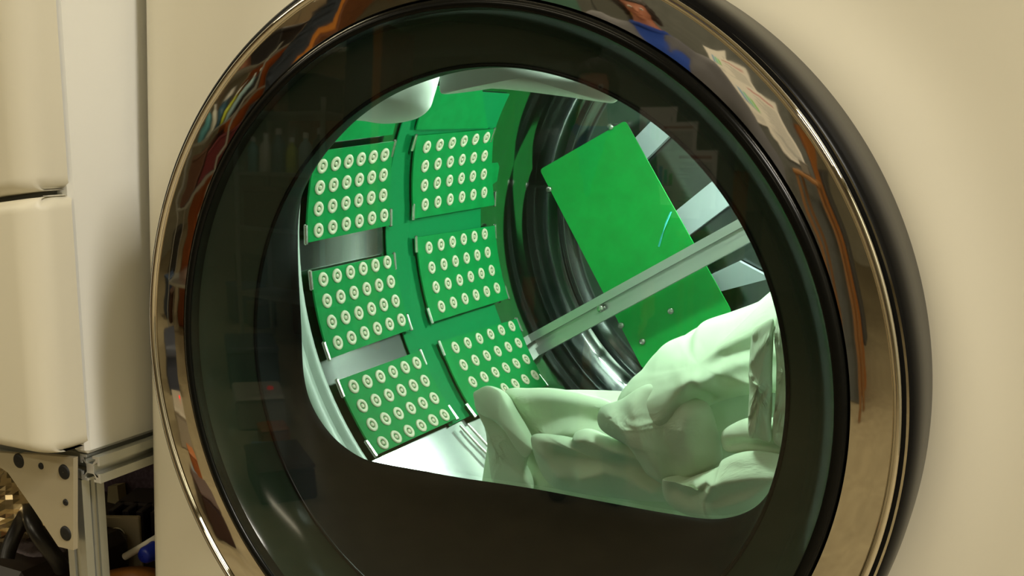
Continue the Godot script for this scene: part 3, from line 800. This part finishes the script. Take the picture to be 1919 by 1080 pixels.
	for k in 25:
		var a := -0.35 + PI * 1.2 * k / 24.0
		loop.append(Vector3(-0.4786, -0.2262, -0.075) + Vector3(0.030 * cos(a), 0.036 * sin(a), 0.01 * sin(a * 2.0)))
	solo("black_hose", "black rubber hose bent in a loop below the foil", "hose", tube(loop, 0.0068, 14), mat(Color(0.07, 0.06, 0.06), 0.35))
	solo("grey_rag", "crumpled grey cloth rag lying behind the black hose", "rag", crumple(0.035, 23), mat(Color(0.42, 0.38, 0.40), 0.9), Vector3(-0.5414, -0.2625, -0.13))
	solo("dark_case", "dark brown case filling the space under the foil", "case", cbox(Vector3(0.20, 0.05, 0.13), 0.01), mat(Color(0.13, 0.09, 0.08), 0.5), Vector3(-0.60, shelf_y + 0.025, -0.14))

func prism_ring_face(s: float) -> ArrayMesh:
	return tslot(s, 0.0006)

func finned_box(s: Vector3, n: int) -> ArrayMesh:
	var st := SurfaceTool.new()
	st.begin(Mesh.PRIMITIVE_TRIANGLES)
	st.append_from(cbox(Vector3(s.x, s.y, s.z * 0.7), 0.002), 0, Transform3D(Basis(), Vector3(0, 0, -s.z * 0.15)))
	for k in n:
		st.append_from(cbox(Vector3(s.x / n * 0.45, s.y, s.z * 0.4), 0.001), 0, Transform3D(Basis(), Vector3(-s.x / 2 + s.x * (k + 0.5) / n, 0, s.z * 0.3)))
	return st.commit()

func crumple(r: float, seed_: int) -> ArrayMesh:
	var n := FastNoiseLite.new()
	n.seed = seed_
	n.noise_type = FastNoiseLite.TYPE_CELLULAR
	n.cellular_return_type = FastNoiseLite.RETURN_DISTANCE
	n.frequency = 2.2
	var st := begin()
	st.set_smooth_group(-1)
	var rows := []
	for i in 29:
		var row := PackedVector3Array()
		for j in 41:
			var a := PI * i / 28.0
			var b := TAU * (j % 40) / 40.0
			var d := Vector3(sin(a) * cos(b), cos(a), sin(a) * sin(b))
			row.append(d * Vector3(1.25, 0.85, 0.9) * r * (0.82 + 0.3 * n.get_noise_3dv(d)))
		rows.append(row)
	for i in 28:
		for j in 40:
			quad(st, rows[i][j], rows[i][j + 1], rows[i + 1][j + 1], rows[i + 1][j])
	return commit(st)

# ------------------------------------------------------------------ what the chrome ring mirrors: the workshop behind the camera
func cabinet(called: String, label: String, at: Vector3, size: Vector3, m: Material, doors := 2) -> void:
	var t := thing(called, label, "cabinet", Vector3(at.x, FLOOR, at.z))
	part(t, "body", cbox(size, 0.006), m, Vector3(0, size.y / 2, 0))
	for k in doors:
		var w := size.x / doors
		var dd := part(t, "door", cbox(Vector3(w - 0.012, size.y - 0.05, 0.018), 0.004), m, Vector3(-size.x / 2 + w * (k + 0.5), size.y / 2, -size.z / 2 - 0.009))
		part(dd, "handle", cbox(Vector3(0.015, 0.12, 0.02), 0.004), M.tin, Vector3(w * (0.38 if k == 0 else -0.38), 0.05, -0.018))

func storage_box(label: String, at: Vector3, size: Vector3, c: Color, turn := 0.0) -> void:
	var t := thing("storage_box", label, "box", at, "boxes in the workshop behind the camera")
	t.rotation.y = turn
	part(t, "body", cbox(Vector3(size.x, size.y * 0.86, size.z), 0.01), mat(c, 0.55), Vector3(0, size.y * 0.43, 0))
	part(t, "lid", cbox(Vector3(size.x * 1.04, size.y * 0.15, size.z * 1.04), 0.01), mat(c.lightened(0.08), 0.5), Vector3(0, size.y * 0.93, 0))

func bottle(label: String, at: Vector3, h: float, c: Color) -> void:
	var t := thing("bottle", label, "bottle", at, "bottles on the workshop shelf")
	var r := h * 0.19
	var o := part(t, "body", lathe([Vector2(0.001, 0), Vector2(r, 0), Vector2(r, h * 0.62), Vector2(r * 0.8, h * 0.72), Vector2(r * 0.35, h * 0.8), Vector2(r * 0.35, h * 0.88)], 20), mat(c, 0.3))
	o.rotation.x = -PI / 2
	var k := part(t, "cap", lathe([Vector2(r * 0.42, h * 0.86), Vector2(r * 0.42, h), Vector2(0.001, h)], 16), mat(Color(0.9, 0.9, 0.88), 0.4))
	k.rotation.x = -PI / 2

func printed_sheet(seed_: int, chart: bool) -> StandardMaterial3D:
	var rng := RandomNumberGenerator.new()
	rng.seed = seed_
	var im := Image.create(128, 176, false, Image.FORMAT_RGB8)
	im.fill(Color(0.93, 0.92, 0.90))
	if chart:
		for k in 5:
			im.fill_rect(Rect2i(22 + k * 17, 96 - 12 * k, 12, 12 + 12 * k), Color.from_hsv(0.02 + 0.14 * k, 0.45, 0.86))
		im.fill_rect(Rect2i(16, 110, 96, 2), Color(0.35, 0.35, 0.35))
		im.fill_rect(Rect2i(16, 30, 2, 82), Color(0.35, 0.35, 0.35))
	else:
		im.fill_rect(Rect2i(16, 14, 96, 8), Color(0.78, 0.55, 0.55))
		for k in 24:
			im.fill_rect(Rect2i(14, 32 + k * 5, 60 + rng.randi() % 42, 2), Color(0.62, 0.62, 0.62))
	for k in 6:
		im.fill_rect(Rect2i(14, 132 + k * 6, 70 + rng.randi() % 30, 2), Color(0.66, 0.66, 0.66))
	var m := mat(Color(1, 1, 1), 0.8)
	m.albedo_texture = ImageTexture.create_from_image(im)
	return m

func mirrored_room() -> void:
	# partition with notice sheets, right of the person
	var zp := 4.05
	var part_m := grain(mat(Color(1, 1, 1), 0.8), Color(0.34, 0.35, 0.34), Color(0.40, 0.41, 0.40), 0.04, 1.2)
	var top_left := Vector3(-1.2077, 0.6745, 4.05)
	var low_right := Vector3(-0.6354, 0.0129, 4.05)
	solo("partition_screen", "grey fabric partition screen behind the camera carrying the notice sheets", "partition", cbox(Vector3(low_right.x - top_left.x + 0.25, 2.0, 0.05), 0.01), part_m, Vector3((top_left.x + low_right.x) / 2 - 0.05, FLOOR + 1.0, zp + 0.03))
	var sheets := [[Vector3(-0.9995, 0.4446, 4.05), 0.22, 0.30, true], [Vector3(-0.877, 0.3603, 4.05), 0.22, 0.30, false], [Vector3(-0.9116, 0.1933, 4.05), 0.22, 0.30, true], [Vector3(-0.7685, 0.1624, 4.05), 0.25, 0.38, false]]
	var names := ["white notice sheet with a coloured bar chart pinned to the partition", "white notice sheet with a grey text block beside the chart", "lower white notice sheet with a small chart", "white notice sheet with a pink heading and dense text"]
	for k in 4:
		var s: Array = sheets[k]
		var q := PlaneMesh.new()
		q.size = Vector2(s[1], s[2])
		q.orientation = PlaneMesh.FACE_Z
		var o := solo("notice_sheet", names[k], "notice", cbox(Vector3(s[1], s[2], 0.002), 0.0005), mat(Color(0.93, 0.92, 0.90), 0.8), Vector3(s[0].x, s[0].y, zp - 0.003 - 0.004 * k), Vector3.ZERO, "notice sheets on the partition")
		part(o, "print", q, printed_sheet(40 + k, s[3]), Vector3(0, 0, -0.0015), Vector3(0, PI, 0))
	cabinet("yellow_cabinet", "tall yellow metal cabinet standing behind the person", Vector3(-1.4705, 0.6379, 4.6), Vector3(0.34, 1.95, 0.45), mat(Color(0.80, 0.60, 0.22), 0.5))
	cabinet("grey_locker", "tall grey locker left of the person", Vector3(-1.873, 0.8025, 4.7), Vector3(0.30, 2.0, 0.45), mat(Color(0.38, 0.39, 0.37), 0.5))
	cabinet("teal_locker", "teal painted locker beside the grey one", Vector3(-2.4222, 0.933, 5.5), Vector3(0.24, 2.1, 0.40), mat(Color(0.40, 0.62, 0.56), 0.5), 1)
	cabinet("orange_cabinet", "narrow orange wooden cabinet right of the notice sheets", Vector3(-0.6941, -0.0498, 4.5), Vector3(0.24, 1.30, 0.4), grain(mat(Color(1, 1, 1), 0.5), Color(0.58, 0.34, 0.12), Color(0.70, 0.44, 0.18), 0.04, 2.0), 1)
	cabinet("graphite_locker", "graphite grey locker at the right end behind the camera", Vector3(-0.696, -0.3044, 5.2), Vector3(0.26, 1.05, 0.4), mat(Color(0.30, 0.30, 0.29), 0.5), 1)
	storage_box("small grey box on a stool before the orange cabinet", Vector3(-0.62, FLOOR + 0.97, 3.8), Vector3(0.10, 0.11, 0.10), Color(0.45, 0.43, 0.40))
	var stool := thing("work_stool", "tall wooden stool under the small grey box", "stool", Vector3(-0.62, FLOOR, 3.8))
	part(stool, "seat", cbox(Vector3(0.30, 0.04, 0.30), 0.01), mat(Color(0.55, 0.38, 0.2), 0.5), Vector3(0, 0.95, 0))
	for k in 4:
		part(stool, "leg", cbox(Vector3(0.03, 0.93, 0.03), 0.004), mat(Color(0.5, 0.35, 0.2), 0.5), Vector3(0.12 * (1 if k % 2 else -1), 0.465, 0.12 * (1 if k < 2 else -1)))
	# left half: doors and tall things along the far side
	cabinet("brown_wardrobe", "tall reddish brown wooden wardrobe against the far side", Vector3(-3.3499, 0.8781, 4.6), Vector3(0.22, 2.3, 0.4), grain(mat(Color(1, 1, 1), 0.5), Color(0.46, 0.27, 0.15), Color(0.55, 0.34, 0.20), 0.03, 2.0), 1)
	solo("orange_banner", "narrow orange roller banner next to the brown wardrobe", "banner", cbox(Vector3(0.09, 2.3, 0.03), 0.006), mat(Color(0.80, 0.50, 0.16), 0.6), Vector3(Vector3(-3.1122, 0.7924, 4.1).x, FLOOR + 1.15, 4.1))
	solo("dark_coat", "dark blue-black coat hanging on the far side", "coat", puff([Vector2(-0.09, -0.65), Vector2(0.09, -0.65), Vector2(0.11, 0.2), Vector2(0.08, 0.62), Vector2(0.0, 0.68), Vector2(-0.08, 0.62), Vector2(-0.11, 0.2)], 0.0, 0.05, 0.02, 6.0), mat(Color(0.13, 0.16, 0.20), 0.9), Vector3(Vector3(-2.7966, 0.6768, 3.5).x, 0.55, 3.5), Vector3(0, PI, 0))
	cabinet("tan_cupboard", "pale tan cupboard behind the dark coat", Vector3(-3.9607, 0.7612, 4.8), Vector3(1.0, 2.2, 0.4), mat(Color(0.68, 0.65, 0.55), 0.6))
	cabinet("rust_cupboard", "rust orange cupboard left of the pale tan one", Vector3(-3.8433, 0.5607, 4.3), Vector3(0.24, 1.75, 0.4), mat(Color(0.62, 0.32, 0.12), 0.5), 1)
	# shelf rack with boxes and bottles
	var rack_at := Vector3(-3.6483, 0.2685, 3.8)
	var rack := thing("shelf_rack", "grey steel shelf rack crowded with bottles and boxes", "shelf rack", Vector3(rack_at.x, FLOOR, rack_at.z))
	for k in 4:
		part(rack, "post", cbox(Vector3(0.03, 1.7, 0.03), 0.003), M.alu, Vector3(0.45 * (1 if k % 2 else -1), 0.85, 0.18 * (1 if k < 2 else -1)))
	for y in [0.35, 0.82, 1.20, 1.60]:
		part(rack, "shelf", cbox(Vector3(0.93, 0.025, 0.40), 0.003), M.alu, Vector3(0, y, 0))
	var cols := [Color(0.35, 0.62, 0.66), Color(0.85, 0.86, 0.82), Color(0.20, 0.36, 0.45), Color(0.75, 0.80, 0.25), Color(0.62, 0.75, 0.78), Color(0.12, 0.12, 0.14)]
	var cn := ["sea-blue", "white", "navy", "lime", "pale blue", "black"]
	for k in 6:
		bottle(cn[k] + " plastic bottle standing on the middle shelf of the rack", Vector3(rack_at.x - 0.36 + 0.14 * k, FLOOR + 1.2135, rack_at.z - 0.08), 0.24 + 0.03 * (k % 3), cols[k])
	storage_box("salmon pink box on the top shelf of the rack", Vector3(rack_at.x - 0.2, FLOOR + 1.6135, rack_at.z), Vector3(0.3, 0.2, 0.3), Color(0.62, 0.42, 0.32))
	storage_box("black box on the top shelf of the rack", Vector3(rack_at.x + 0.22, FLOOR + 1.6135, rack_at.z), Vector3(0.3, 0.24, 0.3), Color(0.12, 0.11, 0.12))
	storage_box("dark brown box on the second shelf of the rack", Vector3(rack_at.x - 0.2, FLOOR + 0.8335, rack_at.z), Vector3(0.40, 0.28, 0.32), Color(0.33, 0.22, 0.16))
	storage_box("dark red box on the second shelf of the rack", Vector3(rack_at.x + 0.24, FLOOR + 0.8335, rack_at.z), Vector3(0.32, 0.22, 0.32), Color(0.36, 0.12, 0.14))
	# things standing on the floor, seen in the left and lower part of the ring
	storage_box("charcoal toolbox far off on the open floor", Vector3(-6.4775, -1.05, 6.0453), Vector3(0.5, 0.3, 0.3), Color(0.15, 0.14, 0.13), 0.4)
	storage_box("steel blue crate on the floor left of the machines", Vector3(-4.7291, -1.05, 4.2794), Vector3(0.36, 0.30, 0.3), Color(0.16, 0.26, 0.40), 0.5)
	storage_box("brown cardboard box on the floor beside the steel blue crate", Vector3(-4.3991, -1.05, 4.1546), Vector3(0.2, 0.2, 0.2), Color(0.30, 0.19, 0.12), 0.2)
	storage_box("slate grey tub on the floor nearer the machines", Vector3(-3.1799, -1.05, 2.8424), Vector3(0.42, 0.24, 0.32), Color(0.22, 0.24, 0.30), 0.7)
	storage_box("light grey device case on the floor with a red lamp", Vector3(-2.5676, -1.05, 2.2943), Vector3(0.30, 0.16, 0.26), Color(0.66, 0.62, 0.55), 0.7)
	var red := mat(Color(0.9, 0.1, 0.08), 0.4)
	red.emission_enabled = true
	red.emission = Color(0.9, 0.1, 0.08)
	red.emission_energy_multiplier = 1.5
	solo("indicator_lamp", "small red indicator lamp on the light grey case", "lamp", lathe([Vector2(0.018, 0), Vector2(0.016, 0.012), Vector2(0.0005, 0.018)], 16), red, Vector3(-2.5676, -1.05, 2.2943) + Vector3(0.05, 0.16, 0.05), Vector3(-PI / 2, 0, 0))
	storage_box("orange plastic box on the floor by the light grey case", Vector3(-2.2381, -1.05, 2.0623), Vector3(0.13, 0.10, 0.14), Color(0.66, 0.36, 0.14), 0.6)
	storage_box("pale blue tray on the floor by the orange box", Vector3(-2.1139, -1.05, 1.8891), Vector3(0.15, 0.07, 0.16), Color(0.45, 0.55, 0.62), 0.9)
	storage_box("dark brown leather case on the floor nearest the machines", Vector3(-1.8738, -1.05, 1.7189), Vector3(0.30, 0.14, 0.24), Color(0.22, 0.11, 0.07), 0.6)

# ------------------------------------------------------------------ the person mirrored in the ring
func person() -> void:
	var head_at := Vector3(-0.7958, 0.4711, 2.4)
	var root := thing("person", "person in a grey jacket over a blue shirt standing behind the camera", "person", Vector3(head_at.x, FLOOR, head_at.z))
	root.rotation.y = -0.25
	var s: float = (head_at.y - FLOOR) / 1.64
	root.scale = Vector3(s, s, s)
	var skin := grain(mat(Color(1, 1, 1), 0.55), Color(0.70, 0.44, 0.34), Color(0.78, 0.52, 0.41), 0.05, 6.0)
	var jacket := grain(mat(Color(1, 1, 1), 0.9), Color(0.36, 0.36, 0.38), Color(0.44, 0.44, 0.46), 0.1, 10.0)
	var shirt := mat(Color(0.12, 0.28, 0.66), 0.85)
	var trousers := grain(mat(Color(1, 1, 1), 0.9), Color(0.14, 0.17, 0.25), Color(0.19, 0.22, 0.31), 0.1, 10.0)
	var hair := grain(mat(Color(1, 1, 1), 0.7), Color(0.10, 0.06, 0.04), Color(0.18, 0.11, 0.07), 0.15, 12.0)
	var V := func(x: float, y: float, z: float) -> Vector3: return Vector3(x, y, z)
	# body: head, neck, torso, limbs as one surface; faces -z
	var torso := [[Vector3(-0.07, 0.95, 0), Vector3(0.07, 0.95, 0), 0.125, 0.125], [Vector3(0, 1.0, 0), Vector3(0, 1.30, 0.01), 0.125, 0.13], [Vector3(-0.08, 1.32, 0), Vector3(0.08, 1.32, 0), 0.115, 0.115], [Vector3(-0.15, 1.415, 0.01), Vector3(0.15, 1.415, 0.01), 0.062, 0.062], [Vector3(0, 1.42, 0.01), Vector3(0, 1.56, -0.005), 0.068, 0.058]]
	var arms := []
	var legs := []
	for sg in [-1.0, 1.0]:
		arms.append([Vector3(sg * 0.185, 1.40, 0.01), Vector3(sg * 0.235, 1.12, 0.02), 0.055, 0.043])
		arms.append([Vector3(sg * 0.235, 1.12, 0.02), Vector3(sg * 0.245, 0.87, -0.05), 0.042, 0.028])
		legs.append([Vector3(sg * 0.088, 0.93, 0), Vector3(sg * 0.10, 0.50, -0.01), 0.088, 0.058])
		legs.append([Vector3(sg * 0.10, 0.50, -0.01), Vector3(sg * 0.105, 0.08, 0.02), 0.056, 0.038])
	var body := bones(torso + arms + legs, 0.05)
	var hands := []
	for sg in [-1.0, 1.0]:
		var w := Vector3(sg * 0.245, 0.87, -0.05)
		hands.append([w, w + Vector3(0, -0.085, -0.012), 0.026, 0.030])
		var lens := [0.074, 0.084, 0.078, 0.062]
		for k in 4:
			var a := w + Vector3(-sg * 0.004, -0.095, -0.036 + 0.019 * k)
			var b := a + Vector3(-sg * 0.006, -lens[k] * 0.5, -0.004)
			var c := b + Vector3(-sg * 0.022, -lens[k] * 0.45, -0.006)
			hands.append([a, b, 0.0095, 0.0088])
			hands.append([b, c, 0.0088, 0.0075])
		var ta := w + Vector3(-sg * 0.004, -0.035, -0.026)
		hands.append([ta, ta + Vector3(-sg * 0.012, -0.038, -0.026), 0.012, 0.010])
		hands.append([ta + Vector3(-sg * 0.012, -0.038, -0.026), ta + Vector3(-sg * 0.018, -0.07, -0.022), 0.010, 0.0085])
	part(root, "body", nets(body, Vector3(-0.34, 0.03, -0.20), Vector3(0.34, 1.6, 0.20), 0.02), skin)
	var hand_field := bones(hands, 0.008)
	for sg in [-1.0, 1.0]:
		part(root, "hand", nets(hand_field, Vector3(sg * 0.235 - 0.055, 0.66, -0.13), Vector3(sg * 0.235 + 0.055, 0.895, 0.02), 0.005), skin)
	# head
	var hc := Vector3(0, 1.64, -0.02)
	var head := func(p: Vector3) -> float:
		var q := p - hc
		var d := ((q - Vector3(0, 0.03, 0.012)) / Vector3(0.077, 0.088, 0.096)).length() - 1.0
		d *= 0.08
		d = smin(d, capsule(q, Vector3(0, -0.03, -0.035), Vector3(0, -0.075, -0.058), 0.056, 0.030), 0.04)
		d = smin(d, capsule(q, Vector3(0, -0.04, 0.02), Vector3(0, -0.13, 0.025), 0.05, 0.056), 0.03)
		d = smin(d, capsule(q, Vector3(0, 0.012, -0.088), Vector3(0, -0.028, -0.108), 0.009, 0.014), 0.014)
		for e in [-1.0, 1.0]:
			d = maxf(d, -(q.distance_to(Vector3(e * 0.032, 0.008, -0.104)) - 0.017))
			d = smin(d, ((q - Vector3(e * 0.079, -0.01, 0.01)) / Vector3(0.010, 0.032, 0.020)).length() * 0.012 - 0.012, 0.008)
		d = smin(d, capsule(q, Vector3(-0.020, -0.055, -0.087), Vector3(0.020, -0.055, -0.087), 0.007, 0.007), 0.008)
		d = maxf(d, -capsule(q, Vector3(-0.02, -0.0555, -0.097), Vector3(0.02, -0.0555, -0.097), 0.0025, 0.0025))
		return d
	part(root, "head", nets(head, hc + Vector3(-0.11, -0.16, -0.14), hc + Vector3(0.11, 0.14, 0.13), 0.0062), skin)
	for e in [-1.0, 1.0]:
		var eye := SphereMesh.new()
		eye.radius = 0.012
		eye.height = 0.024
		var o := part(root, "eye", eye, mat(Color(0.88, 0.86, 0.83), 0.3), hc + Vector3(e * 0.032, 0.007, -0.086))
		var iris := SphereMesh.new()
		iris.radius = 0.0062
		iris.height = 0.0124
		part(o, "iris", iris, mat(Color(0.10, 0.07, 0.05), 0.3), Vector3(0, -0.002, -0.0075))
	var hair_f := func(p: Vector3) -> float:
		var q := p - hc
		var shell := (((q - Vector3(0, 0.03, 0.016)) / Vector3(0.092, 0.104, 0.110)).length() - 1.0) * 0.095
		shell = smin(shell, capsule(q, Vector3(0, -0.02, 0.06), Vector3(0, -0.09, 0.06), 0.055, 0.045), 0.03)
		for e in [-1.0, 1.0]:
			shell = smin(shell, capsule(q, Vector3(e * 0.078, 0.03, 0.0), Vector3(e * 0.082, -0.07, 0.012), 0.022, 0.018), 0.02)
		shell += 0.004 * sin(q.x * 190.0 + 3.0 * sin(q.y * 60.0)) 
		var face := maxf(absf(q.x) - 0.062, maxf(q.y - 0.062, q.z + 0.035))
		return maxf(shell, -face)
	part(root, "hair", nets(hair_f, hc + Vector3(-0.13, -0.17, -0.14), hc + Vector3(0.13, 0.16, 0.15), 0.008), hair)
	# clothes
	var jf := bones(torso.slice(0, 4) + arms, 0.05, 0.018)
	var jacket_f := func(p: Vector3) -> float:
		var d: float = jf.call(p)
		d = maxf(d, 0.80 - p.y)
		d = maxf(d, 0.90 - p.y + (0.0 if absf(p.x) > 0.19 else -0.2))
		var vee := absf(p.x) - 0.055 * clampf((p.y - 1.22) / 0.22, 0.0, 1.0)
		return maxf(d, -maxf(vee, maxf(p.z + 0.02, 1.2 - p.y)))
	part(root, "jacket", nets(jacket_f, Vector3(-0.36, 0.78, -0.22), Vector3(0.36, 1.56, 0.22), 0.02), jacket)
	var sf := bones(torso, 0.05, 0.009)
	part(root, "shirt", nets(func(p: Vector3) -> float: return maxf(sf.call(p), maxf(0.95 - p.y, p.y - 1.50)), Vector3(-0.26, 0.9, -0.2), Vector3(0.26, 1.54, 0.2), 0.02), shirt)
	var ring := []
	for k in 33:
		var a := TAU * k / 32.0
		ring.append(Vector3(0.074 * sin(a), 1.495 + 0.012 * cos(a), -0.002 - 0.074 * cos(a) * -1.0))
	part(root, "collar", tube(ring, 0.017, 10, false), shirt)
	var tf := bones(legs + [torso[0]], 0.04, 0.012)
	part(root, "trousers", nets(func(p: Vector3) -> float: return maxf(tf.call(p), maxf(0.07 - p.y, p.y - 1.02)), Vector3(-0.26, 0.03, -0.2), Vector3(0.26, 1.06, 0.2), 0.02), trousers)
	for sg in [-1.0, 1.0]:
		var shoe_f := func(p: Vector3) -> float: return maxf(smin(capsule(p, Vector3(sg * 0.105, 0.05, 0.035), Vector3(sg * 0.12, 0.035, -0.16), 0.046, 0.040), capsule(p, Vector3(sg * 0.105, 0.05, 0.03), Vector3(sg * 0.105, 0.10, 0.025), 0.046, 0.044), 0.03), -p.y)
		part(root, "shoe", nets(shoe_f, Vector3(sg * 0.11 - 0.07, -0.02, -0.23), Vector3(sg * 0.11 + 0.07, 0.17, 0.11), 0.01), mat(Color(0.12, 0.10, 0.09), 0.5))
